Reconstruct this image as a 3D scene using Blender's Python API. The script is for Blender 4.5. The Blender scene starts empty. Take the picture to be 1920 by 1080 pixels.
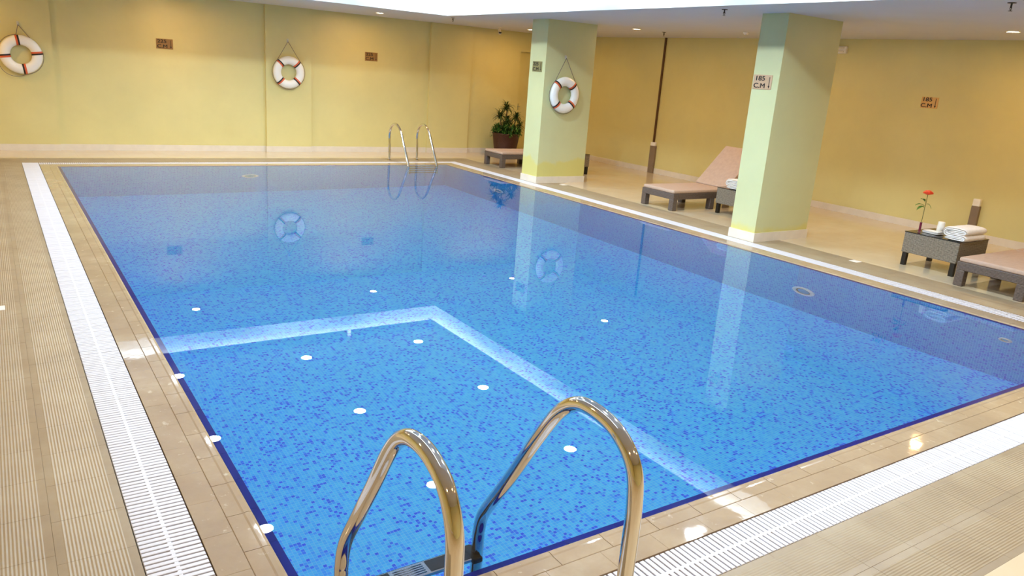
import bpy, bmesh, math, random
from mathutils import Vector, Matrix
random.seed(7)
C = bpy.context.scene.collection
S = bpy.context.scene

# ------------------------------------------------------------------ camera, world, exposure
PITCH, ROLL, YAW = 0.27419, 0.07403, -0.60245
cz, sz = math.cos(YAW), math.sin(YAW)
fwd = Vector((-sz * math.cos(PITCH), cz * math.cos(PITCH), -math.sin(PITCH)))
rgt = Vector((cz, sz, 0)); upv = rgt.cross(fwd)
r2 = rgt * math.cos(ROLL) + upv * math.sin(ROLL)
u2 = -rgt * math.sin(ROLL) + upv * math.cos(ROLL)
cam = bpy.data.objects.new('camera', bpy.data.cameras.new('camera')); C.objects.link(cam)
cam.matrix_world = Matrix(((r2.x, u2.x, -fwd.x, -0.7439), (r2.y, u2.y, -fwd.y, -2.0531),
                           (r2.z, u2.z, -fwd.z, 1.8112), (0, 0, 0, 1)))
cam.data.sensor_width = 36; cam.data.lens = 26.922; cam.data.clip_start = 0.05
S.camera = cam
w = bpy.data.worlds.new('world'); S.world = w; w.use_nodes = True
w.node_tree.nodes['Background'].inputs[0].default_value = (0.75, 0.85, 1, 1)
w.node_tree.nodes['Background'].inputs[1].default_value = 0.05
S.view_settings.view_transform = 'Standard'; S.view_settings.look = 'None'
S.view_settings.exposure = 0.0; S.view_settings.gamma = 1.0
S.view_settings.use_curve_mapping = False
S.cycles.max_bounces = 10; S.cycles.diffuse_bounces = 5; S.cycles.glossy_bounces = 5
S.cycles.transmission_bounces = 6; S.cycles.sample_clamp_indirect = 6
S.cycles.use_denoising = True

WHITE_W, WARM_W = 56.0, 22.0          # power of a raised-ceiling downlight and of a soffit downlight
LED = 16.0                            # cove strip emission
COOL = (0.80, 0.92, 1.0); WARM = (1.0, 0.57, 0.20)

# ------------------------------------------------------------------ dimensions (metres)
W, L = 6.5, 11.024                    # pool
A_, B_, D_ = 0.2216, 0.438, 0.957     # outer edges of coping, grate, ribbed deck
H = 2.687; H2 = 3.05                  # soffit, raised ceiling
XR, YF, XL, YB = 10.62, 13.01, -3.2, -4.6
OX0, OX1, OY0, OY1 = 0.3, 6.157, -0.6, 10.612

# ------------------------------------------------------------------ helpers
def new_mesh(name, verts, faces, mats, midx=None, smooth=False):
    m = bpy.data.meshes.new(name); m.from_pydata([tuple(v) for v in verts], [], faces)
    for q in mats: m.materials.append(q)
    if midx:
        for p, i in zip(m.polygons, midx): p.material_index = i
    if smooth:
        for p in m.polygons: p.use_smooth = True
    m.update(); return m
class MB:
    def __init__(s): s.v = []; s.f = []; s.m = []; s.mi = 0
    def add(s, vs, fs):
        n = len(s.v); s.v += [tuple(v) for v in vs]; s.f += [tuple(i + n for i in f) for f in fs]; s.m += [s.mi] * len(fs)
    def box(s, x0, x1, y0, y1, z0, z1):
        s.add([(x0,y0,z0),(x1,y0,z0),(x1,y1,z0),(x0,y1,z0),(x0,y0,z1),(x1,y0,z1),(x1,y1,z1),(x0,y1,z1)],
              [(3,2,1,0),(4,5,6,7),(0,1,5,4),(1,2,6,5),(2,3,7,6),(3,0,4,7)])
    def cbox(s, x0, x1, y0, y1, z0, z1, c):        # box with chamfered top edge
        s.add([(x0,y0,z0),(x1,y0,z0),(x1,y1,z0),(x0,y1,z0),(x0,y0,z1-c),(x1,y0,z1-c),(x1,y1,z1-c),(x0,y1,z1-c),
               (x0+c,y0+c,z1),(x1-c,y0+c,z1),(x1-c,y1-c,z1),(x0+c,y1-c,z1)],
              [(3,2,1,0),(8,9,10,11),(0,1,5,4),(1,2,6,5),(2,3,7,6),(3,0,4,7),(4,5,9,8),(5,6,10,9),(6,7,11,10),(7,4,8,11)])
    def tube(s, pts, r, n=16, caps=True, radii=None):
        pts = [Vector(p) for p in pts]; k = len(pts); rings = []
        prev = None
        for i, p in enumerate(pts):
            t = (pts[min(i+1, k-1)] - pts[max(i-1, 0)]).normalized()
            if prev is None:
                a = Vector((0, 0, 1)) if abs(t.z) < 0.9 else Vector((1, 0, 0))
                nrm = (a - t * a.dot(t)).normalized()
            else: nrm = (prev - t * prev.dot(t)).normalized()
            prev = nrm; bn = t.cross(nrm); rr = radii[i] if radii else r
            rings.append([p + nrm * math.cos(2*math.pi*j/n) * rr + bn * math.sin(2*math.pi*j/n) * rr for j in range(n)])
        vs = [v for rg in rings for v in rg]; fs = []
        for i in range(k - 1):
            for j in range(n):
                a = i*n + j; b = i*n + (j+1) % n; fs.append((a, b, b + n, a + n))
        if caps: fs += [tuple(range(n))[::-1], tuple(range((k-1)*n, k*n))]
        s.add(vs, fs)
    def lathe(s, prof, n=24, c=(0, 0, 0), capb=True, capt=True):
        vs = [(c[0] + r*math.cos(2*math.pi*j/n), c[1] + r*math.sin(2*math.pi*j/n), c[2] + z) for r, z in prof for j in range(n)]
        fs = []
        for i in range(len(prof) - 1):
            for j in range(n):
                a = i*n + j; b = i*n + (j+1) % n; fs.append((a, b, b + n, a + n))
        if capb: fs.append(tuple(range(n))[::-1])
        if capt: fs.append(tuple(range((len(prof)-1)*n, len(prof)*n)))
        s.add(vs, fs)
    def mesh(s, name, mats, smooth=False):
        if not isinstance(mats, (list, tuple)): mats = [mats]
        return new_mesh(name, s.v, s.f, mats, s.m, smooth)
def link(name, mesh, parent=None, loc=(0, 0, 0), rz=0):
    o = bpy.data.objects.new(name, mesh); C.objects.link(o); o.location = loc; o.rotation_euler = (0, 0, rz)
    if parent: o.parent = parent
    return o
def build(mb, name, mats, parent=None, loc=(0, 0, 0), rz=0, smooth=False, bevel=0, seg=2):
    o = link(name, mb.mesh(name, mats, smooth), parent, loc, rz)
    if bevel:
        b = o.modifiers.new('bevel', 'BEVEL'); b.width = bevel; b.segments = seg; b.limit_method = 'ANGLE'; b.angle_limit = 0.6
    return o
def tag(o, label, cat, group=None):
    o['label'] = label; o['category'] = cat
    if group: o['group'] = group
    return o
def thing(name, label, cat, loc=(0, 0, 0), rz=0, group=None):
    o = link(name, None, None, loc, rz); return tag(o, label, cat, group)
def struct(o): o['kind'] = 'structure'; return o
def copy_tree(o, parent=None):
    c = o.copy(); C.objects.link(c)
    if parent: c.parent = parent
    for ch in list(o.children): copy_tree(ch, c)
    return c
def smooth_path(pts, sub=6):
    pts = [Vector(p) for p in pts]; out = []
    for i in range(len(pts) - 1):
        p0, p1, p2, p3 = pts[max(i-1, 0)], pts[i], pts[i+1], pts[min(i+2, len(pts)-1)]
        for k in range(sub):
            t = k / sub
            out.append(0.5*((2*p1) + (p2-p0)*t + (2*p0-5*p1+4*p2-p3)*t*t + (3*p1-p0-3*p2+p3)*t*t*t))
    out.append(pts[-1]); return out

# ------------------------------------------------------------------ materials
def srgb(r, g, b):
    f = lambda c: (c/255/12.92) if c/255 <= 0.04045 else ((c/255 + 0.055)/1.055)**2.4
    return (f(r), f(g), f(b), 1)
class NT:
    def __init__(s, name):
        s.mat = bpy.data.materials.new(name); s.mat.use_nodes = True; s.t = s.mat.node_tree
        s.b = s.t.nodes['Principled BSDF']; s.out = s.t.nodes['Material Output']
    def n(s, ty, **kw):
        nd = s.t.nodes.new(ty)
        for k, v in kw.items():
            if k in ('i',):
                for kk, vv in v.items():
                    if isinstance(vv, bpy.types.NodeSocket): s.t.links.new(vv, nd.inputs[kk])
                    else: nd.inputs[kk].default_value = vv
            else: setattr(nd, k, v)
        return nd
    def math(s, op, a, b=0.0, c=None):
        d = {0: a, 1: b}
        if c is not None: d[2] = c
        return s.n('ShaderNodeMath', operation=op, i=d).outputs[0]
    def pos(s):
        g = s.n('ShaderNodeNewGeometry'); return g.outputs['Position']
    def objc(s): return s.n('ShaderNodeTexCoord').outputs['Object']
    def noise(s, vec, scale, detail=3, rough=0.5, out='Fac'):
        return s.n('ShaderNodeTexNoise', i={'Vector': vec, 'Scale': scale, 'Detail': detail, 'Roughness': rough}).outputs[out]
    def ramp(s, fac, stops, interp='LINEAR'):
        r = s.n('ShaderNodeValToRGB', i={'Fac': fac}); e = r.color_ramp.elements; r.color_ramp.interpolation = interp
        while len(e) < len(stops): e.new(0.5)
        for q, (p, c) in zip(e, stops): q.position = p; q.color = c
        return r.outputs[0]
    def mix(s, fac, a, b, mode='MIX'):
        m = s.n('ShaderNodeMix', data_type='RGBA', blend_type=mode)
        for i, v in ((0, fac), (6, a), (7, b)):
            if isinstance(v, bpy.types.NodeSocket): s.t.links.new(v, m.inputs[i])
            else: m.inputs[i].default_value = v
        return m.outputs[2]
    def bump(s, h, strength=0.3, dist=0.002):
        b = s.n('ShaderNodeBump', i={'Height': h, 'Strength': strength, 'Distance': dist})
        s.t.links.new(b.outputs[0], s.b.inputs['Normal'])
    def set(s, **kw):
        names = dict(col='Base Color', rough='Roughness', metal='Metallic', spec='Specular IOR Level', coat='Coat Weight', ior='IOR', trans='Transmission Weight')
        for k, v in kw.items():
            i = s.b.inputs[names[k]]
            if isinstance(v, bpy.types.NodeSocket): s.t.links.new(v, i)
            else: i.default_value = v
        return s
def plain(name, col, rough=0.5, metal=0, var=0.06, scale=8, **kw):
    t = NT(name); nz = t.noise(t.objc(), scale, 4)
    d = tuple(c*(1-var) for c in col[:3]) + (1,); l = tuple(min(1, c*(1+var)) for c in col[:3]) + (1,)
    t.set(col=t.ramp(nz, [(0.3, d), (0.7, l)]), rough=rough, metal=metal, **kw); return t.mat
def paint(name, col, wear=None, rough=0.38, wz=(0.3, 0.15)):
    t = NT(name); p = t.pos(); nz = t.noise(p, 1.3, 5, 0.6)
    c = t.ramp(nz, [(0.3, tuple(k*0.95 for k in col[:3]) + (1,)), (0.7, tuple(min(1, k*1.04) for k in col[:3]) + (1,))])
    if wear:      # damp patch: repainted brighter yellow band along the foot with a ragged upper edge
        sp = t.n('ShaderNodeSeparateXYZ', i={0: p}).outputs
        edge = t.math('MULTIPLY_ADD', t.noise(p, 2.2, 6, 0.6), wz[0]*2, wz[1] - wz[0]/2)
        m = t.math('MULTIPLY', t.math('SUBTRACT', edge, sp[2]), 14.0)
        m = t.n('ShaderNodeClamp', i={0: m}).outputs[0]
        c = t.mix(m, c, wear)
    t.set(col=c, rough=t.math('MULTIPLY_ADD', t.noise(p, 4, 3), 0.15, rough - 0.07), spec=0.45)
    t.bump(t.noise(p, 35, 4), 0.10, 0.004); return t.mat
M = {}
M['wall'] = paint('yellow_wall_paint', srgb(214, 204, 142))
M['pillar'] = paint('pale_pillar_paint', srgb(200, 202, 154), wear=srgb(206, 199, 122), wz=(0.16, 0.12))
M['pillar_far'] = paint('pale_pillar_paint_damp', srgb(200, 202, 154), wear=srgb(206, 199, 122), wz=(0.3, 0.28))
M['ceiling'] = plain('ceiling_white', (0.60, 0.60, 0.62, 1), 0.6, var=0.02, scale=2)
M['fascia'] = plain('fascia_white', (0.86, 0.88, 0.90, 1), 0.3, var=0.01)
def floor_mat():
    t = NT('polished_porcelain'); p = t.pos(); sp = t.n('ShaderNodeSeparateXYZ', i={0: p}).outputs
    c = t.ramp(t.noise(p, 1.6, 6, 0.6), [(0.3, srgb(206, 188, 157)), (0.7, srgb(216, 201, 173))])
    def joint(s_, o):
        f = t.math('FRACT', t.math('DIVIDE', t.math('ADD', s_, o), 0.6))
        return t.math('LESS_THAN', f, 0.006)
    j = t.math('MAXIMUM', joint(sp[0], 20.04), joint(sp[1], 20.3))
    c = t.mix(t.math('MULTIPLY', j, 0.45), c, srgb(170, 145, 110))
    t.set(col=c, rough=t.math('MULTIPLY_ADD', t.noise(p, 6, 3), 0.08, 0.07), spec=0.5); return t.mat
M['floor'] = floor_mat()
def deck_mat(name, axis):
    t = NT(name); p = t.pos(); sp = t.n('ShaderNodeSeparateXYZ', i={0: p}).outputs
    oc = t.n('ShaderNodeSeparateXYZ', i={0: t.objc()}).outputs   # object coords: across = y
    a = oc[1]
    f = t.math('FRACT', t.math('DIVIDE', t.math('ADD', a, 1.0), 0.0125))
    rib = t.math('SUBTRACT', 1.0, t.math('MULTIPLY', t.math('ABSOLUTE', t.math('SUBTRACT', f, 0.5)), 2.0))
    inside = t.math('LESS_THAN', t.math('ABSOLUTE', a), 0.098)
    rib = t.math('MULTIPLY', rib, inside)
    base = t.ramp(t.noise(p, 2.5, 6, 0.65), [(0.28, srgb(136, 119, 95)), (0.5, srgb(149, 132, 106)), (0.75, srgb(160, 146, 121))])
    c = t.mix(t.math('MULTIPLY', rib, 0.17), base, srgb(196, 184, 158))
    info = t.n('ShaderNodeObjectInfo').outputs['Random']
    c = t.mix(t.math('MULTIPLY', info, 0.10), c, srgb(150, 134, 108))
    t.set(col=c, rough=0.42); t.bump(rib, 0.6, 0.003); return t.mat
M['deck'] = deck_mat('ribbed_deck_tile', 0)
def coping_mat():
    t = NT('wet_tan_coping'); p = t.pos()
    n1 = t.noise(p, 3.0, 6, 0.65); n2 = t.noise(p, 14, 5, 0.7)
    c = t.ramp(n1, [(0.3, srgb(150, 129, 105)), (0.55, srgb(162, 142, 116)), (0.75, srgb(175, 158, 133))])
    st = t.ramp(n2, [(0.62, (0, 0, 0, 1)), (0.70, (1, 1, 1, 1))])
    stf = t.n('ShaderNodeSeparateColor', i={0: st}).outputs[0]
    c = t.mix(t.math('MULTIPLY', stf, 0.35), c, srgb(236, 226, 202))
    info = t.n('ShaderNodeObjectInfo').outputs['Random']
    c = t.mix(t.math('MULTIPLY', info, 0.14), c, srgb(158, 132, 98))
    t.set(col=c, rough=t.math('MULTIPLY_ADD', n2, 0.09, -0.01), spec=0.6); t.bump(t.noise(p, 9, 3), 0.25, 0.002); return t.mat
M['coping'] = coping_mat()
M['grout'] = plain('grout', srgb(176, 156, 124), 0.8)
M['border'] = plain('dark_blue_border', srgb(6, 20, 140), 0.3, var=0.1, spec=0.2)
M['grate'] = plain('white_plastic_grate', srgb(206, 206, 214), 0.4, var=0.02)
M['channel'] = plain('dark_channel', srgb(92, 84, 74), 0.7)
def mosaic(name, au, av, k=1.0):
    t = NT(name); p = t.pos(); sp = t.n('ShaderNodeSeparateXYZ', i={0: p}).outputs
    T = 0.0222
    u = t.math('DIVIDE', t.math('ADD', sp[au], 20.0), T); v = t.math('DIVIDE', t.math('ADD', sp[av], 20.0), T)
    cu, cv = t.math('FLOOR', u), t.math('FLOOR', v)
    vec = t.n('ShaderNodeCombineXYZ', i={0: cu, 1: cv, 2: 3.7}).outputs[0]
    wn = t.n('ShaderNodeTexWhiteNoise', noise_dimensions='3D', i={'Vector': vec}).outputs['Value']
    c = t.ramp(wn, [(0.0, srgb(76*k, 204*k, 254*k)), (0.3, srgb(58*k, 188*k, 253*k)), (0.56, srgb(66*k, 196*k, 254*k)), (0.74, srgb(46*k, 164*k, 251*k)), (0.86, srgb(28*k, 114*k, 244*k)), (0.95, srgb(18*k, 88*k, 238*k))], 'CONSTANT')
    fu, fv = t.math('FRACT', u), t.math('FRACT', v)
    e = lambda f: t.math('SUBTRACT', 0.5, t.math('ABSOLUTE', t.math('SUBTRACT', f, 0.5)))
    g = t.math('LESS_THAN', t.math('MINIMUM', e(fu), e(fv)), 0.045)
    c = t.mix(t.math('MULTIPLY', g, 0.8), c, srgb(150, 220, 248))
    t.set(col=c, rough=0.3); return t.mat
M['mos_xy'] = mosaic('mosaic_floor', 0, 1); M['mos_yz'] = mosaic('mosaic_side_shaded', 1, 2, 0.84); M['mos_xz'] = mosaic('mosaic_end_shaded', 0, 2, 0.84)  # side and end walls: floor tile colours darkened to carry the walls' shade
def water_mat():
    t = NT('pool_water'); t.t.nodes.remove(t.b)
    g = t.n('ShaderNodeBsdfGlass', i={'Color': (1, 1, 1, 1), 'Roughness': 0.0, 'IOR': 1.333})
    t.t.links.new(g.outputs[0], t.out.inputs[0]); return t.mat
M['water'] = water_mat()
M['steel'] = plain('polished_steel', srgb(226, 222, 214), 0.06, 1.0, var=0.01)
M['steel_rough'] = plain('brushed_steel', srgb(200, 204, 208), 0.22, 1.0, var=0.03)
M['black'] = plain('black_rubber', srgb(20, 20, 24), 0.5)
M['ring'] = plain('white_vinyl', srgb(240, 240, 236), 0.35, var=0.02)
M['orange'] = plain('orange_tape', srgb(214, 98, 58), 0.5); M['tape'] = plain('black_tape', srgb(28, 24, 26), 0.5)
M['rope'] = plain('grey_rope', srgb(120, 108, 110), 0.8); M['hook'] = plain('hook', srgb(205, 205, 195), 0.4)
M['brass'] = plain('bronze_plate', srgb(150, 116, 66), 0.45, 0.2, var=0.1); M['copper'] = plain('pink_brass_plate', srgb(196, 164, 132), 0.4, 0.15)
M['gold'] = plain('gold_plate', srgb(216, 172, 104), 0.4, 0.15); M['ink'] = plain('black_print', srgb(26, 18, 14), 0.5)
M['olive'] = plain('olive_plate', srgb(132, 126, 84), 0.45, 0.1)
def wicker(name, c1, c2, sc=1.0):
    t = NT(name); p = t.objc(); sp = t.n('ShaderNodeSeparateXYZ', i={0: p}).outputs
    h = t.math('ADD', sp[0], sp[1])
    wz = t.math('SINE', t.math('MULTIPLY', sp[2], 2*math.pi/0.0135))
    wx = t.math('SINE', t.math('MULTIPLY', h, 2*math.pi/0.042))
    k = t.math('MULTIPLY_ADD', t.math('MULTIPLY', wz, wx), 0.16, 0.5)
    k2 = t.math('ADD', k, t.math('MULTIPLY', wz, 0.22))
    nz = t.noise(p, 60, 2); k3 = t.math('ADD', k2, t.math('MULTIPLY_ADD', nz, 0.8, -0.4))
    t.set(col=t.ramp(k3, [(0.15, c1), (0.8, c2)]), rough=0.5); t.bump(k2, 0.7, 0.003); return t.mat
M['wicker_t'] = wicker('grey_wicker', srgb(74, 66, 56), srgb(150, 140, 124)); M['wicker_l'] = wicker('brown_wicker', srgb(62, 52, 46), srgb(112, 98, 90))
M['pot'] = wicker('dark_basket', srgb(40, 18, 12), srgb(84, 44, 30))
M['leg'] = plain('black_leg', srgb(22, 18, 16), 0.4)
M['cushion'] = plain('beige_cushion', srgb(186, 160, 142), 0.8, scale=20); M['glass_top'] = plain('dark_glass', srgb(40, 34, 24), 0.03, spec=0.9)
M['towel'] = plain('white_terry', srgb(244, 242, 240), 0.9, scale=60); M['cup'] = plain('white_cup', srgb(246, 240, 228), 0.5)
M['vase'] = plain('purple_glass_vase', srgb(110, 30, 60), 0.1); M['stem'] = plain('green_stem', srgb(90, 96, 44), 0.6)
M['rose'] = plain('red_rose', srgb(244, 92, 52), 0.6, var=0.2, scale=40); M['leaf'] = plain('rose_leaf', srgb(72, 120, 36), 0.5)
M['plant'] = plain('plant_leaf', srgb(62, 84, 34), 0.45, var=0.35, scale=6); M['plant2'] = plain('shrub_leaf', srgb(66, 112, 44), 0.5, var=0.35, scale=14)
M['soil'] = plain('soil', srgb(50, 36, 26), 0.9); M['trunk'] = plain('trunk', srgb(110, 84, 58), 0.8)
M['white'] = plain('white_plastic', srgb(238, 234, 226), 0.35); M['conduit'] = plain('brown_conduit', srgb(84, 52, 24), 0.5)
M['post'] = plain('grey_brown_box', srgb(130, 112, 92), 0.4); M['base'] = plain('skirting_porcelain', srgb(222, 213, 198), 0.15, var=0.04)
M['chrome_dark'] = plain('dark_metal', srgb(60, 56, 52), 0.4, 0.5)
def emit(name, col, st):
    t = NT(name); t.t.nodes.remove(t.b)
    e = t.n('ShaderNodeEmission', i={'Color': tuple(col) + (1,), 'Strength': st}); t.t.links.new(e.outputs[0], t.out.inputs[0]); return t.mat
M['led'] = emit('led_strip', COOL, LED); M['lamp_w'] = emit('lamp_cool', (1, 1, 1), 30); M['lamp_y'] = emit('lamp_warm', (1, 0.86, 0.62), 30)

# ------------------------------------------------------------------ setting
mb = MB()   # floor slab: a ring around the recess for coping, grate and deck
x0, x1, y0, y1 = -D_, W + D_, -D_, L + D_
mb.box(XL, XR, YB, y0, -0.2, 0); mb.box(XL, XR, y1, YF, -0.2, 0); mb.box(XL, x0, y0, y1, -0.2, 0); mb.box(x1, XR, y0, y1, -0.2, 0)
floor = struct(build(mb, 'floor', M['floor']))
mb = MB()   # bedding under the deck tiles
g = 0.003
mb.box(x0, x1, y0, -B_, -0.2, -g); mb.box(x0, x1, L + B_, y1, -0.2, -g); mb.box(x0, -B_, -B_, L + B_, -0.2, -g); mb.box(W + B_, x1, -B_, L + B_, -0.2, -g)
build(mb, 'deck_bedding', M['grout'], floor)
def tile_mesh(name, l, wd, mat, th=0.011, c=0.0007, gap=0.0003, top=0.0):
    mb = MB(); mb.cbox(-l/2 + gap, l/2 - gap, -wd/2 + gap, wd/2 - gap, top - th, top, c); return mb.mesh(name, mat)
def run(name, parent, ax, s0, s1, at, l, wd, mat, **kw):   # a row of tiles along an axis, centre line at `at`
    n = round((s1 - s0) / l); l = (s1 - s0) / n
    me = tile_mesh(name, l, wd, mat, **kw)
    for i in range(n):
        s = s0 + (i + 0.5) * l
        o = link(name, me, parent, (s, at, random.uniform(-0.0002, 0.0002)) if ax == 0 else (at, s, random.uniform(-0.0002, 0.0002)), 0 if ax == 0 else math.pi/2)
dw = (D_ - B_) / 2
for k in range(2):
    off = B_ + dw * (k + 0.5)
    run('deck_tile', floor, 0, -B_ - dw*(k+1), W + B_ + dw*(k+1), -off, 0.30, dw, M['deck'])
    run('deck_tile', floor, 0, -B_ - dw*(k+1), W + B_ + dw*(k+1), L + off, 0.30, dw, M['deck'])
    run('deck_tile', floor, 1, -B_ - dw*k, L + B_ + dw*k, -off, 0.30, dw, M['deck'])
    run('deck_tile', floor, 1, -B_ - dw*k, L + B_ + dw*k, W + off, 0.30, dw, M['deck'])

# walls
T = 0.15; DX0, DX1, DZ = 9.39, 10.29, 2.27
mb = MB(); mb.box(XL - T, DX0, YF, YF + T, -0.2, H + 0.5); mb.box(DX1, XR + T, YF, YF + T, -0.2, H + 0.5); mb.box(DX0, DX1, YF, YF + T, DZ, H + 0.5)
wf = struct(build(mb, 'wall_far', M['wall']))
for xa, xb in ((XL, 0.182), (3.62, 4.497), (7.063, 8.067)):
    mb = MB(); mb.box(xa, xb, YF - 0.06, YF, 0, H); build(mb, 'pilaster', M['wall'], wf)
mb = MB(); mb.box(XR, XR + T, YB - T, YF + T, -0.2, H + 0.5); struct(build(mb, 'wall_right', M['wall']))
mb = MB(); mb.box(XL - T, XL, YB - T, YF + T, -0.2, H + 0.5); struct(build(mb, 'wall_left', M['wall']))
mb = MB(); mb.box(XL, XR, YB - T, YB, -0.2, H + 0.5); struct(build(mb, 'wall_back', M['wall']))
mb = MB(); mb.box(DX0, DX1, YF + 0.09, YF + 0.13, 0, DZ)
door = struct(build(mb, 'door_1', M['wall']))
mb = MB(); mb.box(DX0 + 0.045, DX0 + 0.075, YF + 0.075, YF + 0.092, 0.98, 1.12); mb.tube([(DX0+0.06, YF+0.08, 1.05), (DX0+0.06, YF+0.04, 1.05), (DX0+0.10, YF+0.04, 1.05)], 0.008, 8)
build(mb, 'door_handle', M['steel_rough'], door)
HB = 0.105
mb = MB()
mb.box(XL, 0.182, YF - 0.072, YF - 0.06, 0, HB); mb.box(0.182, 3.62, YF - 0.012, YF, 0, HB); mb.box(3.608, 4.509, YF - 0.072, YF - 0.06, 0, HB)
mb.box(4.497, 7.063, YF - 0.012, YF, 0, HB); mb.box(7.051, 8.079, YF - 0.072, YF - 0.06, 0, HB); mb.box(8.067, DX0, YF - 0.012, YF, 0, HB); mb.box(DX1, XR, YF - 0.012, YF, 0, HB)
struct(build(mb, 'baseboard_far', M['base']))
mb = MB(); mb.box(XR - 0.012, XR, YB, YF, 0, HB); struct(build(mb, 'baseboard_right', M['base']))
mb = MB(); mb.box(XL, XL + 0.012, YB, YF, 0, HB); struct(build(mb, 'baseboard_left', M['base']))
# ceiling: soffit ring + raised panel
mb = MB(); e = 0.2
mb.box(XL, XR, YB, OY0, H, H + e); mb.box(XL, XR, OY1, YF, H, H + e); mb.box(XL, OX0, OY0, OY1, H, H + e); mb.box(OX1, XR, OY0, OY1, H, H + e)
ceil_ = struct(build(mb, 'ceiling', M['ceiling']))
f = 0.006
mb = MB(); mb.box(OX0, OX0 + f, OY0, OY1, H, H2); mb.box(OX1 - f, OX1, OY0, OY1, H, H2); mb.box(OX0, OX1, OY0, OY0 + f, H, H2); mb.box(OX0, OX1, OY1 - f, OY1, H, H2)
build(mb, 'fascia', M['fascia'], ceil_)
mb = MB(); mb.box(OX0 - 0.1, OX1 + 0.1, OY0 - 0.1, OY1 + 0.1, H2, H2 + 0.12); build(mb, 'raised_panel', M['fascia'], ceil_)
# cove LED strips in lengths: a small channel under the raised ceiling, its lit side towards the fascia
def strip(x0, x1, y0, y1, nx, ny, lab, grp):
    cx_, cy_ = (x0+x1)/2, (y0+y1)/2
    o = thing('led_strip', lab, 'cove light', (cx_, cy_, H2), group=grp)
    hx, hy = (x1-x0)/2, (y1-y0)/2
    mb = MB(); mb.box(-hx, hx, -hy, hy, -0.125, 0); build(mb, 'channel', M['fascia'], o)
    mb = MB()
    if nx:
        x = nx*(hx + 0.001); mb.add([(x, -hy, -0.12), (x, hy, -0.12), (x, hy, -0.006), (x, -hy, -0.006)], [(0, 1, 2, 3)])
    else:
        y = ny*(hy + 0.001); mb.add([(-hx, y, -0.12), (hx, y, -0.12), (hx, y, -0.006), (-hx, y, -0.006)], [(0, 1, 2, 3)])
    build(mb, 'diffuser', M['led'], o)
ROWS = [0.6, 2.9, 5.19, 7.47, 9.76]; COLS = [1.285, 3.30, 5.39]
ORD = ('first', 'second', 'third', 'fourth', 'fifth')
for i, y in enumerate(ROWS):
    strip(OX1 - 0.135, OX1 - 0.115, y - 1.135, y + 1.135, 1, 0, 'cool white cove strip on the pillar side of the recess, %s from the near end' % ORD[i], 'cove strips along the pillar side')
    strip(OX0 + 0.115, OX0 + 0.135, y - 1.135, y + 1.135, -1, 0, 'cool white cove strip on the left side of the recess, %s from the near end' % ORD[i], 'cove strips along the left side')
for i, x in enumerate(COLS):
    strip(x - 1.01, x + 1.01 if i < 2 else OX1 - 0.12, OY1 - 0.135, OY1 - 0.115, 0, 1, 'cool white cove strip at the far end of the recess, %s from the left' % ORD[i], 'cove strips at the far end')

# pillars
def pillar(x0, x1, y0, y1, lab, mat='pillar'):
    o = thing('pillar', lab, 'pillar', (x0, y0, 0))
    mb = MB(); mb.box(0, x1-x0, 0, y1-y0, 0, H); build(mb, 'shaft', M[mat], o)
    s = 0.014; mb = MB(); mb.box(-s, x1-x0+s, -s, y1-y0+s, 0, 0.112); build(mb, 'skirting', M['base'], o)
pillar(6.972, 8.0, 3.985, 4.365, 'square yellow-green pillar carrying the 185 sign, nearer of the two pillars')
pillar(6.972, 8.0, 8.675, 9.13, 'square yellow-green pillar carrying a lifebuoy, farther of the two pillars', 'pillar_far')

# ------------------------------------------------------------------ swimming pool
pool = thing('swimming_pool', 'rectangular indoor swimming pool lined with blue mosaic, tan coping around it', 'swimming pool')
Z0, Z1 = -1.5, -2.38
bt = 0.034
mb = MB(); mb.add([(0, 0, Z0), (W, 0, Z0), (W, L, Z1), (0, L, Z1)], [(0, 1, 2, 3)]); build(mb, 'pool_floor', M['mos_xy'], pool)
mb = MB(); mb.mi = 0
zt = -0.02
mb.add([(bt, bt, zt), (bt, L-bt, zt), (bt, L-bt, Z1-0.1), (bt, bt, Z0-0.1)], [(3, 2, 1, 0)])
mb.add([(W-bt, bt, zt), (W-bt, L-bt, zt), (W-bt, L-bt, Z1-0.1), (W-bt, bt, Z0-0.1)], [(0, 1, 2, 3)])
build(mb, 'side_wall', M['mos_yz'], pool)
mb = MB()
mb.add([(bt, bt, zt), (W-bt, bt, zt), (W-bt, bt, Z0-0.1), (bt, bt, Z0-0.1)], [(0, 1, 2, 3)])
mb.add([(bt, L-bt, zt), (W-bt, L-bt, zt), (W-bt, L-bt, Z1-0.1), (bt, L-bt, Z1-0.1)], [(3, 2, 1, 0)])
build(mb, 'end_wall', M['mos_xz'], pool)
mb = MB(); mb.box(-B_, 0, -B_, L+B_, -0.2, -0.06); mb.box(W, W+B_, -B_, L+B_, -0.2, -0.06); mb.box(0, W, -B_, 0, -0.2, -0.06); mb.box(0, W, L, L+B_, -0.2, -0.06)
build(mb, 'channel_bed', M['channel'], pool)
mb = MB()   # mortar under coping and border
for (a, b, c_, d) in ((-A_+.003, bt-.012, -A_+.003, L+A_-.003), (W-bt+.012, W+A_-.003, -A_+.003, L+A_-.003), (0, W, -A_+.003, bt-.012), (0, W, L-bt+.012, L+A_-.003)):
    mb.box(a, b, c_, d, -0.06, -0.02)
for (a, b, c_, d) in ((-A_+.003, -0.002, -A_+.003, L+A_-.003), (W+.002, W+A_-.003, -A_+.003, L+A_-.003), (0, W, -A_+.003, -0.002), (0, W, L+.002, L+A_-.003)):
    mb.box(a, b, c_, d, -0.02, -0.001)
build(mb, 'bedding', M['grout'], pool)
NS = 0.105
ow = A_ - NS
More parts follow.
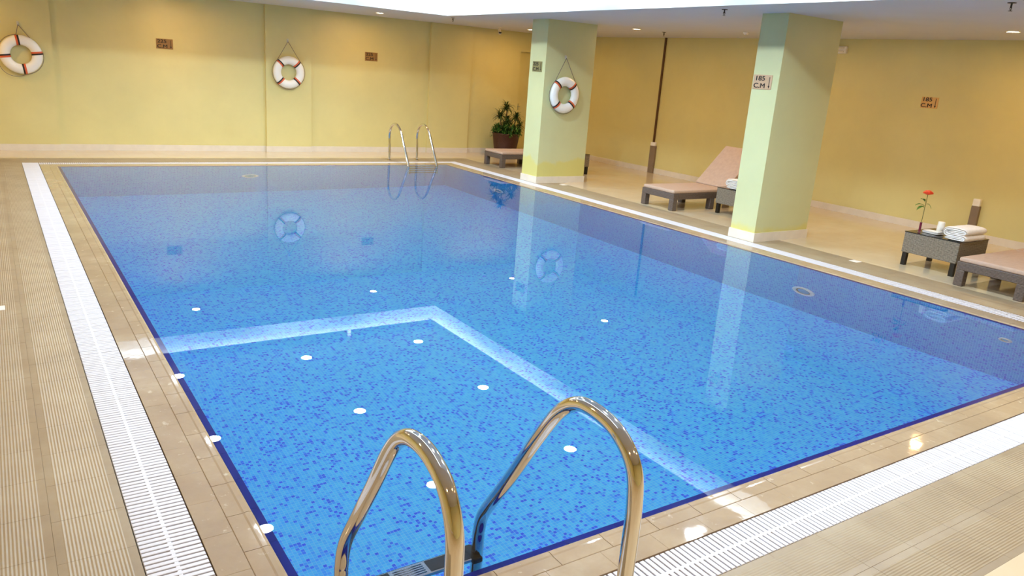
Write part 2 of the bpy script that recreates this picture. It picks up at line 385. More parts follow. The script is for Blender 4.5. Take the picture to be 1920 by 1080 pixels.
for s in (0, 1):
    yy = (-1, L + 1)[s]
    off = NS + ow/2
    run('coping_tile', pool, 0, -A_, W + A_, -off if s == 0 else L + off, 0.2625, ow, M['coping'], th=0.011, top=0.0025)
    run('coping_tile', pool, 1, -NS, L + NS, -off if s == 0 else W + off, 0.2625, ow, M['coping'], th=0.011, top=0.0025)
    run('border_tile', pool, 0, 0, W, bt/2 if s == 0 else L - bt/2, 0.2625, bt, M['border'], th=0.012, top=-0.008, gap=0.0007)
    run('border_tile', pool, 1, bt, L - bt, bt/2 if s == 0 else W - bt/2, 0.2625, bt, M['border'], th=0.012, top=-0.008, gap=0.0007)
def nosing(l):
    mb = MB(); prof = [(-NS/2 + .0015, -.008), (-NS/2 + .0015, .0015), (-NS/2 + .004, .003), (0.012, .003), (0.02, .0055), (NS/2 - .014, .0055), (NS/2 - .004, .001), (NS/2, -.006), (NS/2, -.02)]
    vs = [(x, y, z) for x in (-l/2 + .0015, l/2 - .0015) for y, z in prof]; k = len(prof)
    fs = [(i + 1, i, i + k, i + k + 1) for i in range(k-1)] + [tuple(range(k)), tuple(range(k, 2*k))[::-1]]
    mb.add(vs, fs); return mb.mesh('nosing_tile', M['coping'])
def nrun(s0, s1, fn):
    n = round((s1 - s0)/0.2625); l = (s1-s0)/n; me = nosing(l)
    for i in range(n):
        loc, rz = fn(s0 + (i+0.5)*l); link('nosing_tile', me, pool, loc, rz)
nrun(-NS, W + NS, lambda s: ((s, -NS/2, 0), 0))
nrun(-NS, W + NS, lambda s: ((s, L + NS/2, 0), math.pi))
nrun(0, L, lambda s: ((-NS/2, s, 0), -math.pi/2))
nrun(0, L, lambda s: ((W + NS/2, s, 0), math.pi/2))
mb = MB(); mb.add([(-0.001, -0.001, -0.002), (W+0.001, -0.001, -0.002), (W+0.001, L+0.001, -0.002), (-0.001, L+0.001, -0.002)], [(0, 1, 2, 3)])
water = build(mb, 'water', M['water'], pool)
# underwater lamps and inlets
def wall_disc(x, y, z, r, nrm, lab, nm='pool_lamp'):
    o = link(nm, None, pool, (x, y, z))
    o.rotation_euler = Vector(nrm).to_track_quat('Z', 'Y').to_euler()
    mb = MB(); mb.lathe([(r, 0), (r, 0.015), (r*0.92, 0.025), (r*0.7, 0.025), (r*0.66, 0.012)], 28, capt=False); build(mb, 'rim', M['white'], o, smooth=False)
    mb = MB(); mb.lathe([(r*0.67, 0.010), (r*0.45, 0.016), (0.001, 0.02)], 28); build(mb, 'lens', M['steel_rough'], o, smooth=True)
wall_disc(W - bt, 2.82, -1.02, 0.14, (-1, 0, 0), ''); wall_disc(W - bt, 9.05, -1.1, 0.14, (-1, 0, 0), ''); wall_disc(2.76, L - bt, -1.02, 0.14, (0, -1, 0), '')
wall_disc(W - bt, 0.77, -0.49, 0.055, (-1, 0, 0), '', 'inlet')

# ------------------------------------------------------------------ overflow grates
PITCH_S = 0.0275
def slat_geo(mb, s, ax, lo, hi, z=0.0):
    g_ = 0.0068
    if ax == 0: mb.cbox(s - (PITCH_S - g_)/2, s + (PITCH_S - g_)/2, lo, hi, z - 0.012, z, 0.0018)
    else: mb.cbox(lo, hi, s - (PITCH_S - g_)/2, s + (PITCH_S - g_)/2, z - 0.012, z, 0.0018)
def grate(ax, s0, s1, lo, hi, n_ind, lab):
    o = thing('overflow_grate', lab, 'drain grate', ((s0+s1)/2, (lo+hi)/2, 0) if ax == 0 else ((lo+hi)/2, (s0+s1)/2, 0))
    hw = (hi - lo)/2 - 0.004; hl = (s1 - s0)/2
    mb = MB(); slat_geo(mb, 0, ax, -hw, hw); me = mb.mesh('slat', M['grate'])
    n = int((s1 - s0)/PITCH_S); rest = MB()
    for i in range(n):
        s = -hl + (i + 0.5)*(2*hl/n)
        j = random.uniform(-.0006, .0006)
        if i < n_ind: link('slat', me, o, (s, 0, j) if ax == 0 else (0, s, j))
        else: slat_geo(rest, s, ax, -hw, hw, j)
    if n > n_ind:
        q = build(rest, 'far_slats', M['grate'], o); q['kind'] = 'stuff'
    mb = MB()
    if ax == 0: mb.box(-hl, hl, -0.007, 0.007, -0.021, -0.0008)
    else: mb.box(-0.007, 0.007, -hl, hl, -0.021, -0.0008)
    build(mb, 'spine', M['grate'], o)
grate(1, -B_, L + B_, -B_, -A_, 290, 'white slatted overflow grate along the left side of the pool')
grate(0, -A_, W + A_, -B_, -A_, 290, 'white slatted overflow grate along the near end of the pool, under the big ladder')
grate(1, -B_, L + B_, W + A_, W + B_, 200, 'white slatted overflow grate along the right side of the pool, beside the pillars')
grate(0, -A_, W + A_, L + A_, L + B_, 0, 'white slatted overflow grate along the far end of the pool')

# ------------------------------------------------------------------ ladders
def ladder(name, lab, railA, railB, xa, xb, ystep, loc=(0, 0, 0), rz=0, rad=0.0245):
    o = thing(name, lab, 'pool ladder', loc, rz)
    for x, prof in ((xa, railA), (xb, railB)):
        pts = smooth_path([(x, y, z) for y, z in prof], 7)
        mb = MB(); mb.tube(pts, rad, 20); r_ = build(mb, 'handrail', M['steel'], o, smooth=True)
        mb = MB(); mb.lathe([(0.047, 0.0), (0.047, 0.006), (0.036, 0.014), (0.027, 0.022)], 24, (x, prof[0][0], 0.0), capt=True); build(mb, 'anchor_flange', M['steel'], o, smooth=False)
    for k in range(4):
        z = -0.02 - 0.26*k
        xl, xr = min(xa, xb) + 0.02, max(xa, xb) - 0.02
        st = MB(); st.box(xl, xr, ystep, ystep + 0.085, z - 0.024, z)
        s_ = build(st, 'step', M['steel_rough'], o, bevel=0.006)
        wd = xr - xl
        for (a, b) in ((0.03, 0.36), (0.64, 0.97)):
            mb = MB(); mb.box(xl + wd*a, xl + wd*b, ystep + 0.010, ystep + 0.075, z, z + 0.003); build(mb, 'grip_pad', M['black'], s_)
        mb = MB()
        for j in range(5):
            yy = ystep + 0.016 + j*0.0125; mb.tube([(xl + wd*0.39, yy, z), (xl + wd*0.61, yy, z)], 0.0032, 8)
        build(mb, 'tread_rib', M['steel'], s_, smooth=True)
        for x in (xl, xr):
            mb = MB(); mb.box(x - 0.022, x + 0.022, ystep - 0.012, ystep + 0.09, z - 0.034, z + 0.007); build(mb, 'step_bracket', M['black'], s_, bevel=0.008)
    return o
RB = [(-.665, 0), (-.665, .25), (-.668, .5), (-.666, .66), (-.645, .755), (-.58, .818), (-.49, .846), (-.385, .84), (-.29, .775), (-.19, .637), (-.055, .425), (.06, .255), (.115, .168), (.133, .10), (.138, .03), (.14, -.3), (.14, -.95)]
RA = [(-.64, 0), (-.64, .3), (-.644, .6), (-.635, .715), (-.59, .80), (-.52, .844), (-.44, .858), (-.355, .84), (-.27, .77), (-.15, .587), (-.04, .42), (.04, .30), (.078, .225), (.094, .16), (.1, .08), (.1, -.3), (.1, -.95)]
ladder('pool_ladder', 'large polished steel pool ladder in the foreground at the near end', RA, RB, 0.113, 0.69, 0.105)
RF = [(-.66, 0), (-.675, .3), (-.685, .44), (-.66, .565), (-.585, .66), (-.46, .71), (-.325, .69), (-.19, .595), (-.07, .41), (.02, .27), (.13, .09), (.168, .03), (.18, -.05), (.185, -.3), (.185, -.95)]
ladder('pool_ladder', 'small-looking steel pool ladder at the far end of the pool', RF, RF, -0.295, 0.295, 0.13, (5.895, L, 0), math.pi)

# ------------------------------------------------------------------ lifebuoys
def lifebuoy(lab, loc, ang0, hook_dz, hx=0.0, loose=False):
    o = thing('lifebuoy', lab, 'lifebuoy', loc)          # local: ring in the xz plane, facing -y
    R_, rr = 0.222, 0.076
    def torus(a0, a1, n, r_, k=18, closed=False):
        vs = []; fs = []
        m = n if closed else n + 1
        for i in range(m):
            a = a0 + (a1 - a0)*i/n
            for j in range(k):
                b = 2*math.pi*j/k; q = R_ + r_*math.cos(b)
                vs.append((q*math.cos(a), -0.060 - r_*0.74*math.sin(b), q*math.sin(a)))
        for i in range(n):
            for j in range(k):
                i2 = (i+1) % m
                fs.append((i*k + j, i*k + (j+1) % k, i2*k + (j+1) % k, i2*k + j))
        return vs, fs
    mb = MB(); mb.add(*torus(0, 2*math.pi, 56, rr, closed=True)); build(mb, 'ring', M['ring'], o, smooth=True)
    for k in range(4):
        a = math.radians(ang0 + 90*k); er = Vector((math.cos(a), 0, math.sin(a))); et = Vector((-math.sin(a), 0, math.cos(a)))
        mb = MB()
        for mi, ts in ((1, (-0.024, -0.012, 0.0)), (0, (0.0, 0.013, 0.027))):
            mb.mi = mi; vs = []; kk = 20; m_ = len(ts)
            for t_ in ts:
                for q_ in range(kk):
                    b = 2*math.pi*q_/kk; rad = R_ + (rr + 0.004)*math.cos(b)
                    rad = math.sqrt(max(rad*rad - t_*t_, 0))
                    vs.append(er*rad + et*t_ + Vector((0, -0.060 - (rr + 0.004)*0.74*math.sin(b), 0)))
            mb.add(vs, [(i_*kk + q_, i_*kk + (q_+1) % kk, (i_+1)*kk + (q_+1) % kk, (i_+1)*kk + q_) for i_ in range(m_-1) for q_ in range(kk)])
        build(mb, 'strap', [M['orange'], M['tape']], o, smooth=True)
    d = R_ + rr + 0.008; hk = (hx, -0.03, hook_dz)
    a1, a2 = (math.radians(ang0), math.radians(ang0 + 90)) if not loose else (math.radians(ang0), math.radians(ang0 + 90))
    p1 = (d*math.cos(a1), -0.055, d*math.sin(a1)); p2 = (d*math.cos(a2), -0.055, d*math.sin(a2))
    mb = MB(); mb.tube([p1, hk], 0.0045, 8); mb.tube([hk, p2], 0.0045, 8)
    for k in range(1, 4):
        a = ang0 + 90*k; pts = []
        sag = 0.03 if (loose and k == 2) else 0.004
        for i in range(13):
            t = i/12; an = math.radians(a + 90*t); q = d + sag*math.sin(math.pi*t)*2.2
            pts.append((q*math.cos(an), -0.055, q*math.sin(an)))
        mb.tube(pts, 0.004, 8)
    build(mb, 'grab_rope', M['rope'], o, smooth=True)
    mb = MB(); mb.tube([(hx, 0, hook_dz + 0.02), (hx, -0.035, hook_dz + 0.005), (hx, -0.035, hook_dz + 0.03)], 0.007, 8); mb.box(hx-.016, hx+.016, -.006, 0, hook_dz - .015, hook_dz + .05)
    build(mb, 'hook', M['hook'], o)
lifebuoy('white lifebuoy hanging at the far left, straps at top, bottom and sides', (-0.262, YF - 0.06, 1.522), 8, 0.455, -0.004, True)
lifebuoy('white lifebuoy hanging on the far wall between the two 225 signs', (4.035, YF - 0.06, 1.502), 45, 0.56)
lifebuoy('white lifebuoy hanging on the near face of the farther pillar', (7.375, 8.675, 1.498), 45, 0.60)

# ------------------------------------------------------------------ depth signs
def text_mesh(body, size, mat):
    cu = bpy.data.curves.new('t', 'FONT'); cu.body = body; cu.size = size; cu.extrude = 0.0008; cu.bevel_depth = 0.0016; cu.bevel_resolution = 0
    cu.align_x = 'LEFT'; to = bpy.data.objects.new('t', cu); C.objects.link(to)
    bpy.context.view_layer.update()
    me = bpy.data.meshes.new_from_object(to.evaluated_get(bpy.context.evaluated_depsgraph_get()))
    bpy.data.objects.remove(to); me.materials.clear(); me.materials.append(mat); return me
def sign(num, lab, loc, rz, plate, w_=0.272, h_=0.168):
    o = thing('depth_sign', lab, 'sign', loc, rz)
    mb = MB(); mb.box(-w_/2, w_/2, -0.006, 0, -h_/2, h_/2); build(mb, 'plate', plate, o, bevel=0.0015)
    for body, zz, xx in ((num, 0.018, -0.116), ('C.M', -0.066, -0.124)):
        me = text_mesh(body, 0.083, M['ink']); q = link('lettering', me, o, (xx, -0.0068, zz)); q.rotation_euler = (math.pi/2, 0, 0); q.scale = (1.22, 0.92, 1)
    ax_ = w_/2 - 0.035
    mb = MB(); mb.box(ax_ - .004, ax_ + .004, -0.0078, -0.006, -0.045, 0.062); mb.add([(ax_-.014, -.0078, -.04), (ax_+.014, -.0078, -.04), (ax_, -.0078, -.068), (ax_-.014, -.006, -.04), (ax_+.014, -.006, -.04), (ax_, -.006, -.068)], [(0, 2, 1), (3, 4, 5), (0, 1, 4, 3), (1, 2, 5, 4), (2, 0, 3, 5)])
    build(mb, 'arrow', M['ink'], o)
sign('225', 'bronze 225 C.M depth sign on the far wall, left of the middle lifebuoy', (1.888, YF, 1.85), 0, M['brass'])
sign('225', 'bronze 225 C.M depth sign on the far wall, right of the middle lifebuoy', (5.755, YF, 1.905), 0, M['brass'])
sign('225', 'olive 225 C.M depth sign on the farther pillar, facing the pool', (6.972, 8.90, 1.93), -math.pi/2, M['olive'])
sign('185', 'pinkish 185 C.M depth sign on the nearer pillar, facing the pool', (6.972, 4.215, 1.908), -math.pi/2, M['copper'])
sign('185', 'golden 185 C.M depth sign on the long right wall', (XR, 4.15, 1.815), -math.pi/2, M['gold'], 0.25, 0.155)

# ------------------------------------------------------------------ loungers and tables
def lounger(lab, x, y, wd=0.68, ang=44):
    o = thing('sun_lounger', lab, 'sun lounger', (x, y, 0), group='wicker sun loungers on the right side')
    Ln = 1.95; lw = 0.09
    for (a, b) in ((0, 0), (0, wd-lw), (0.80, 0), (0.80, wd-lw), (Ln-lw, 0), (Ln-lw, wd-lw)):
        mb = MB(); mb.box(a, a+lw, b, b+lw, 0, 0.17); build(mb, 'leg', M['wicker_l'], o, bevel=0.008)
    mb = MB(); zt_, zb = 0.257, 0.168
    mb.box(0, lw, 0, wd, zb, zt_); mb.box(Ln-lw, Ln, 0, wd, zb, zt_); mb.box(lw, Ln-lw, 0, 0.06, zb, zt_); mb.box(lw, Ln-lw, wd-0.06, wd, zb, zt_); mb.box(1.1, 1.16, 0.06, wd-0.06, zb, zt_)
    build(mb, 'frame', M['wicker_l'], o, bevel=0.006)
    mb = MB(); mb.box(0.005, 1.17, 0.01, wd-0.01, zt_ - 0.002, zt_ + 0.048); build(mb, 'seat_cushion', M['cushion'], o, bevel=0.018, seg=3)
    # raised back: slab rotated about the hinge
    a = math.radians(ang); hx, hz = 1.19, (0.262 if ang > 20 else 0.224); lb = 0.84 if ang > 20 else 0.74
    for nm, off, th, mat, ins in (('backrest', 0.0, 0.03, M['wicker_l'], 0.02), ('back_cushion', 0.03, 0.05, M['cushion'], 0.01)):
        vs = []
        for (s_, q) in ((0, off), (lb, off), (lb, off+th), (0, off+th)):
            for yy in (ins, wd-ins): vs.append((hx + s_*math.cos(a) - q*math.sin(a), yy, hz + s_*math.sin(a) + q*math.cos(a)))
        mb = MB(); mb.add(vs, [(0, 1, 3, 2), (2, 3, 5, 4), (4, 5, 7, 6), (6, 7, 1, 0), (0, 2, 4, 6), (1, 7, 5, 3)])
        b_ = build(mb, nm, mat, o, bevel=0.014, seg=3)
    mb = MB()
    if ang > 20:
        for yy in (0.09, wd-0.09): mb.tube([(hx + 0.42*math.cos(a), yy, hz + 0.42*math.sin(a)), (1.62, yy, 0.25)], 0.01, 8)
        build(mb, 'prop', M['leg'], o)
    return o
lounger('brown wicker lounger with beige cushion beside the rose table, cut by the right photo edge', 7.485, 1.115, 0.68, 0)
lounger('brown wicker lounger with raised beige back between the two pillars', 7.515, 5.94)
lounger('brown wicker lounger in front of the potted plant, partly behind the farther pillar', 7.43, 10.50, 0.66)
for o in list(C.objects):
    if o.name.startswith('sun_lounger'): del o['group']; o['group'] = 'wicker sun loungers'
def table(lab, x, y, w_=0.63, d_=0.62):
    o = thing('side_table', lab, 'side table', (x, y, 0), group='wicker side tables')
    for (a, b) in ((0.012, 0.012), (w_-.06, 0.012), (0.012, d_-.06), (w_-.06, d_-.06)):
        mb = MB(); mb.box(a, a+.048, b, b+.048, 0, 0.152); build(mb, 'leg', M['leg'], o)
    mb = MB(); mb.box(0, w_, 0, d_, 0.15, 0.381); build(mb, 'body', M['wicker_t'], o, bevel=0.006)
    mb = MB(); mb.box(-.003, w_+.003, -.003, d_+.003, 0.381, 0.389); build(mb, 'glass_top', M['glass_top'], o)
    return o
table('grey wicker side table with a rose, cup and towel on its glass top', 7.835, 1.975)
table('grey wicker side table half hidden behind the nearer pillar', 8.175, 5.10)
table('grey wicker side table almost fully hidden behind the farther pillar', 8.2, 9.55)

# towels: lengths of thick cloth swept along their fold path (section x-z), ends facing local -y / +y
def towel(name, lab, loc, rz, ln, paths, hh):
    o = thing(name, lab, 'towel', loc, rz)
    for pi_, pth in enumerate(paths):
        cv = [Vector((a, 0, b)) for a, b in pth]; cv = smooth_path(cv, 3)
        nr = []
        for i in range(len(cv)):
            t = (cv[min(i+1, len(cv)-1)] - cv[max(i-1, 0)]).normalized(); nr.append(Vector((t.z, 0, -t.x)))
        ys = [0, 0.006, 0.018] + [ln*i/6 for i in range(1, 6)] + [ln-0.018, ln-0.006, ln]; loops = []
        m2 = len(cv)
        for yi, yv in enumerate(ys):
            sh = {0: 0.45, 1: 0.8, 2: 0.97}.get(min(yi, len(ys)-1-yi), 1.0)
            wob = 0.0015*math.sin(yv*31 + pi_*2)
            taper = [1.0]*m2
            for q_, tv in ((0, 0.4), (1, 0.8), (m2-1, 0.4), (m2-2, 0.8)): taper[q_] = tv
            lo = [c + q*hh*sh*tp + Vector((0, yv, wob)) for c, q, tp in zip(cv, nr, taper)]
            hi = [c - q*hh*sh*tp + Vector((0, yv, wob)) for c, q, tp in zip(cv, nr, taper)]
            loops.append(lo + hi[::-1])
        m_ = len(loops[0]); vs = [v for lp in loops for v in lp]; fs = []
        for i in range(len(ys)-1):
            for k in range(m_): fs.append((i*m_ + k, i*m_ + (k+1) % m_, (i+1)*m_ + (k+1) % m_, (i+1)*m_ + k))
        for base in (0, (len(ys)-1)*m_):
            for k in range(m2 - 1): fs.append((base + k, base + k + 1, base + m_ - 2 - k, base + m_ - 1 - k))
        mb = MB(); mb.add(vs, fs); build(mb, 'fold', M['towel'], o, smooth=True)
    return o
def fold_paths(wd):
    e_ = wd - 0.018
    return [[(.052, .088), (wd*.6, .088), (e_, .090), (wd, .105), (e_, .121), (wd*.6, .127), (.05, .123), (.020, .110), (.008, .086), (.020, .062), (.05, .052),
             (wd*.6, .054), (e_, .051), (wd, .036), (e_, .021), (wd*.6, .019), (.025, .020)]]
towel('folded_towel', 'thick white towel folded beside the cup on the rose table', (7.86, 2.19, 0.389), -math.pi/2, 0.44, fold_paths(0.235), 0.0185)
towel('folded_towel', 'thick white towel folded on the table behind the nearer pillar', (8.20, 5.60, 0.389), -math.pi/2, 0.44, fold_paths(0.25), 0.0185)
towel('folded_cloth', 'small folded white cloth under the cup on the rose table', (7.99, 2.49, 0.389), -math.pi/2 - 0.1, 0.13, [[(0.19, .026), (.1, .026), (.02, .023), (.006, .015), (.02, .009), (.1, .009), (.19, .009)]], 0.008)
mb = MB(); mb.lathe([(0.040, 0), (0.0385, 0.05), (0.036, 0.105), (0.033, 0.112), (0.0, 0.113)], 28, capt=False)
cup = thing('cup', 'white upturned paper cup standing on the rose table', 'cup', (8.07, 2.33, 0.424))
build(mb, 'body', M['cup'], cup, smooth=True)
mb = MB(); mb.lathe([(0.0415, 0), (0.0425, 0.003), (0.0415, 0.006)], 28); build(mb, 'rim', M['cup'], cup, smooth=True)

# rose in a slim vase
o = thing('rose_vase', 'slim purple bud vase on the table corner holding the rose', 'vase', (7.955, 2.50, 0.389))
mb = MB(); mb.lathe([(0.019, 0), (0.017, 0.006), (0.0125, 0.02), (0.0125, 0.10), (0.014, 0.112), (0.011, 0.112), (0.010, 0.03)], 20, capt=True); build(mb, 'body', M['vase'], o, smooth=True)
mb = MB(); mb.lathe([(0.026, 0), (0.026, 0.003), (0.018, 0.006)], 24); build(mb, 'foot', M['steel_rough'], o)
rose = thing('rose', 'single orange-red rose with green leaves in the purple vase', 'flower', (7.955, 2.50, 0.425))
stem_pts = smooth_path([(0, 0, 0), (-0.004, -0.004, 0.12), (-0.012, -0.010, 0.25), (-0.030, -0.022, 0.395)], 6)
mb = MB(); mb.tube(stem_pts, 0.0032, 8); build(mb, 'stem', M['stem'], rose, smooth=True)
hd = Vector((-0.030, -0.022, 0.395)); mb = MB()
for ringi, (rad_, hgt, nn, op) in enumerate(((0.009, 0.050, 3, 0.2), (0.017, 0.052, 4, 0.3), (0.026, 0.050, 5, 0.5), (0.034, 0.044, 6, 0.8), (0.041, 0.036, 7, 1.2), (0.044, 0.022, 8, 1.8))):
    for k in range(nn):
        a0 = 2*math.pi*k/nn + ringi*0.7; vs = []; 
        for i in range(5):
            for j in range(5):
                v = i/4; u = (j/4 - 0.5)*2.0*math.pi/nn*1.35
                r_ = 0.006 + (rad_ - 0.004)*math.sin(v*1.5) + op*0.006*v*v
                zz = hgt*v*(1 - 0.25*abs(j/4 - 0.5)**2*4*v)
                vs.append(hd + Vector((r_*math.cos(a0+u), r_*math.sin(a0+u), zz)))
        mb.add(vs, [(i*5+j, i*5+j+1, (i+1)*5+j+1, (i+1)*5+j) for i in range(4) for j in range(4)])
q = build(mb, 'petals', M['rose'], rose, smooth=True); q.modifiers.new('solid', 'SOLIDIFY').thickness = 0.0012
for (zz, a, ln, dr) in ((0.27, 2.4, 0.09, -0.01), (0.31, 2.9, 0.07, 0.03), (0.25, 1.9, 0.06, -0.04), (0.26, 2.7, 0.08, -0.05), (0.29, 5.3, 0.05, -0.05)):
    b0 = Vector((-0.012, -0.010, zz)); d = Vector((math.cos(a), math.sin(a), 0)); sd = Vector((-d.y, d.x, 0)); vs = []
    for i, wv in enumerate((0.1, 0.7, 1.0, 0.75, 0.05)):
        t = i/4; c_ = b0 + d*(0.015 + ln*t) + Vector((0, 0, dr*t + 0.018*math.sin(t*3)))
        vs += [c_ - sd*wv*0.027 + Vector((0, 0, 0.005)), c_, c_ + sd*wv*0.027 + Vector((0, 0, 0.005))]
    mb = MB(); mb.add(vs, [(i*3+j, i*3+j+1, (i+1)*3+j+1, (i+1)*3+j) for i in range(4) for j in range(2)])
    mb.tube([b0, b0 + d*0.016], 0.0015, 6)
    q = build(mb, 'leaf', M['leaf'], rose, smooth=True); q.modifiers.new('solid', 'SOLIDIFY').thickness = 0.001

# ------------------------------------------------------------------ potted plant
pl = thing('potted_plant', 'dark basket planter with spiky dracaena and low shrubs before the far wall', 'plant', (8.77, 12.46, 0))
mb = MB(); mb.lathe([(r_*0.87, z_) for r_, z_ in [(0.27, 0), (0.285, 0.12), (0.315, 0.28), (0.345, 0.46), (0.36, 0.475), (0.36, 0.50), (0.335, 0.50), (0.32, 0.44)]], 36, capt=True)
build(mb, 'basket', M['pot'], pl, smooth=True)
mb = MB(); mb.lathe([(0.275, 0.43), (0.001, 0.45)], 24); build(mb, 'soil', M['soil'], pl)
def blades(mb, base, n, ln, wd, el0, el1, droop, seed):
    rnd = random.Random(seed)
    for k in range(n):
        az = rnd.uniform(0, 2*math.pi); el = math.radians(rnd.uniform(el0, el1)); l_ = ln*rnd.uniform(0.7, 1.1)
        d = Vector((math.cos(az), math.sin(az), 0)); sd = Vector((-d.y, d.x, 0)); vs = []
        p = Vector(base) + Vector((rnd.uniform(-.015, .015), rnd.uniform(-.015, .015), rnd.uniform(-.05, .03)))
        for i, wv in enumerate((0.5, 1.0, 0.85, 0.5, 0.05)):
            vs += [p - sd*wd*wv/2, p + sd*wd*wv/2]
            e_ = el - droop*i/4*1.6; p = p + (d*math.cos(e_) + Vector((0, 0, math.sin(e_))))*l_/4
        mb.add(vs, [(i*2, i*2+1, i*2+3, i*2+2) for i in range(4)])
for (hx_, hy_, hz_, ln, n, sd_) in ((-0.02, 0, 1.03, 0.27, 110, 1), (-0.21, -0.03, 0.85, 0.25, 100, 2), (0.24, 0.0, 0.82, 0.26, 100, 3), (0.10, 0.15, 0.76, 0.24, 70, 4), (0.31, -0.05, 0.66, 0.22, 60, 6), (-0.05, -0.08, 0.72, 0.22, 60, 7)):
    mb = MB(); mb.tube(smooth_path([(hx_*0.3, hy_*0.3, 0.44), (hx_*0.7, hy_*0.7, 0.6*hz_ + 0.1), (hx_, hy_, hz_)], 4), 0.012, 8); build(mb, 'trunk', M['trunk'], pl, smooth=True)
    mb = MB(); blades(mb, (hx_, hy_, hz_), n, ln, 0.022, -10, 80, 0.9, sd_); q = build(mb, 'leaf_tuft', M['plant'], pl); q['kind'] = 'stuff'
mb = MB(); rnd = random.Random(11)
for k in range(95):
    a, r_ = rnd.uniform(0, 2*math.pi), 0.31*math.sqrt(rnd.random()); blades(mb, (r_*math.cos(a), r_*math.sin(a), 0.46 + rnd.uniform(0, 0.2*(1.2 - r_))), 12, 0.14, 0.026, 0, 80, 0.8, 100+k)
q = build(mb, 'low_foliage', M['plant2'], pl); q['kind'] = 'stuff'

# ------------------------------------------------------------------ small fixtures
# wall boxes with conduit
o = thing('wall_box', 'grey-brown wall box with white cap under the brown conduit', 'wall box', (XR, 9.67, 0))
mb = MB(); mb.box(-0.05, 0, -0.075, 0.075, 0.0, 0.555); build(mb, 'body', M['post'], o, bevel=0.003)
mb = MB(); mb.box(-0.056, 0, -0.065, 0.065, 0.555, 0.63); build(mb, 'cap', M['white'], o, bevel=0.008)
mb = MB(); mb.box(-0.025, 0, -0.021, 0.021, 0.63, H); tag(build(mb, 'conduit', M['conduit'], None, (XR, 9.69, 0)), 'thin dark brown conduit running up the right wall to the ceiling', 'conduit')
o = thing('wall_box', 'grey-brown wall box with white cap behind the towel table', 'wall box', (XR, 3.17, 0))
mb = MB(); mb.box(-0.05, 0, -0.055, 0.055, 0.0, 0.475); build(mb, 'body', M['post'], o, bevel=0.003)
mb = MB(); mb.box(-0.056, 0, -0.05, 0.05, 0.475, 0.575); build(mb, 'cap', M['white'], o, bevel=0.008)
# wall lamp beside the nearer pillar
o = thing('wall_lamp', 'unlit white twin-tube lamp high on the right wall beside the nearer pillar', 'wall lamp', (XR, 5.86, 2.52))
mb = MB(); mb.box(-0.05, 0, -0.24, 0.24, -0.055, 0.055); build(mb, 'housing', M['white'], o, bevel=0.01)
for z in (-0.03, 0.03):
    mb = MB(); mb.tube([(-0.062, -0.2, z), (-0.062, 0.2, z)], 0.014, 12); build(mb, 'tube', M['cup'], o, smooth=True)
# camera on ceiling
o = thing('security_camera', 'small white security camera hanging from the ceiling above the plant', 'security camera', (8.2, 12.1, H))
mb = MB(); mb.lathe([(0.04, -0.012), (0.04, 0)], 20); build(mb, 'mount', M['white'], o)
mb = MB(); mb.tube([(0, 0, -0.01), (0, 0, -0.05)], 0.012, 10); build(mb, 'stalk', M['white'], o)
mb = MB(); mb.tube([(0.02, 0.05, -0.055), (-0.03, -0.07, -0.12)], 0.032, 18); bd = build(mb, 'body', M['white'], o, smooth=False)
mb = MB(); mb.tube([(-0.03, -0.07, -0.12), (-0.034, -0.08, -0.098)], 0.028, 18); build(mb, 'lens', M['black'], o)
def sprinkler(lab, x, y):
    o = thing('sprinkler', lab, 'sprinkler', (x, y, H))
    mb = MB(); mb.lathe([(0.034, -0.006), (0.036, 0)], 18); build(mb, 'rose_plate', M['chrome_dark'], o)
    mb = MB(); mb.tube([(0, 0, 0), (0, 0, -0.045)], 0.008, 8); mb.tube([(-.012, 0, -.03), (-.014, 0, -.05), (0, 0, -.066)], 0.003, 6); mb.tube([(.012, 0, -.03), (.014, 0, -.05), (0, 0, -.066)], 0.003, 6); build(mb, 'body', M['chrome_dark'], o)
    mb = MB(); mb.lathe([(0.017, -0.070), (0.017, -0.067)], 14); build(mb, 'deflector', M['chrome_dark'], o)
sprinkler('ceiling sprinkler just left of the nearer pillar', 6.47, 4.507)
sprinkler('ceiling sprinkler near the top right corner of the photo', 6.63, 1.447)
sprinkler('ceiling sprinkler at the far corner of the bright recess', 6.45, 10.95)
sprinkler('ceiling sprinkler above the brown conduit', 9.36, 8.47)
o = thing('smoke_detector', 'small white smoke detector on the ceiling left of the nearer pillar', 'smoke detector', (9.45, 6.7, H))
mb = MB(); mb.lathe([(0.03, -0.035), (0.045, -0.02), (0.048, 0)], 20); build(mb, 'housing', M['white'], o)
mb = MB(); mb.lathe([(0.012, -0.038), (0.012, -0.034)], 10, (0.0, 0, 0)); build(mb, 'sensor', M['black'], o)
for (x, y, lab) in ((7.39, 2.853, 'white square plate in the deck right of the nearer pillar'), (7.39, 8.447, 'white square plate in the deck in front of the farther pillar'),
                    (-0.84, 4.02, 'white square plate in the deck at the left photo edge')):
    mb = MB(); mb.cbox(-0.052, 0.052, -0.052, 0.052, -0.004, 0.003, 0.001); tag(build(mb, 'cover_plate', M['white'], None, (x, y, 0)), lab, 'cover plate')

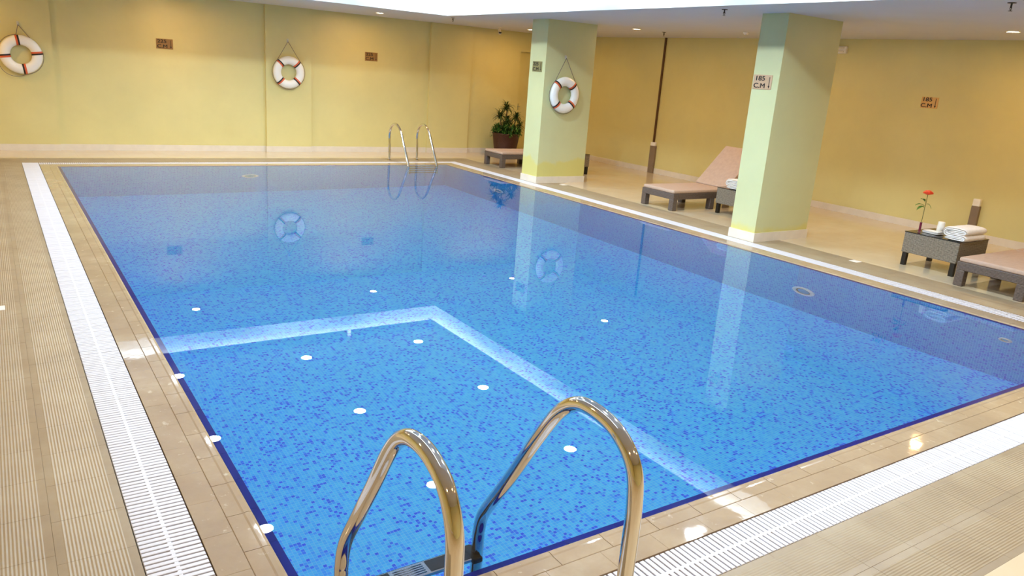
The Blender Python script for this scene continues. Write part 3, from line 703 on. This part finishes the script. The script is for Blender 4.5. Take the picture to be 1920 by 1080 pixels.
# ------------------------------------------------------------------ ceiling lights
def downlight(lab, x, y, z, r, mat, col, power, group, spread=180):
    o = thing('downlight', lab, 'ceiling light', (x, y, z), group=group)
    mb = MB(); mb.lathe([(r, -0.001), (r*1.12, -0.006), (r*1.22, -0.004), (r*1.24, 0)], 28, capb=False, capt=False); build(mb, 'trim_ring', M['white'], o)
    mb = MB(); mb.lathe([(r, -0.0015), (r, -0.001)], 28); build(mb, 'lens', mat, o)
    la = bpy.data.lights.new('lamp', 'AREA'); la.shape = 'DISK'; la.size = 2*r*0.98; la.energy = power; la.color = col; la.spread = math.radians(spread)
    lo = bpy.data.objects.new('lamp', la); C.objects.link(lo); lo.parent = o; lo.location = (0, 0, -0.004)
    return o
for ri, y in enumerate(ROWS):
    for ci, x in enumerate(COLS):
        downlight('cool white ceiling light in row %s from the near end, %s column' % (('first', 'second', 'third', 'fourth', 'fifth')[ri], ('left', 'middle', 'right')[ci]),
                  x, y, H2, 0.082, M['lamp_w'], COOL, WHITE_W, 'cool white lights of the raised ceiling', 160)
for x, y, lab in ((-1.45, 11.88, 'warm ceiling light above the leftmost lifebuoy'), (2.0, 11.88, 'warm ceiling light before the left 225 sign'), (5.42, 11.88, 'warm ceiling light before the right 225 sign of the far wall'),
                  (8.77, 11.8, 'warm ceiling light above the potted plant'), (8.78, 8.56, 'warm ceiling light behind the farther pillar'), (8.9, 5.6, 'warm ceiling light behind the nearer pillar'),
                  (9.35, 2.65, 'warm ceiling light at the right photo edge'), (9.2, -0.6, 'warm ceiling light beyond the right photo edge'), (-1.7, 8.5, 'warm ceiling light over the left deck, far'), (-1.7, 5.2, 'warm ceiling light over the left deck, middle'), (-1.7, 1.9, 'warm ceiling light over the left deck, near'),
                  (-1.0, -2.2, 'added unseen warm ceiling light behind the camera, left'), (2.2, -2.2, 'added unseen warm ceiling light behind the big ladder'), (5.5, -2.2, 'added unseen warm ceiling light near the right rear corner')):  # this rear row is added out of view to brighten the near deck
    downlight(lab, x, y, H, 0.06, M['lamp_y'], WARM, WARM_W, 'warm soffit downlights')
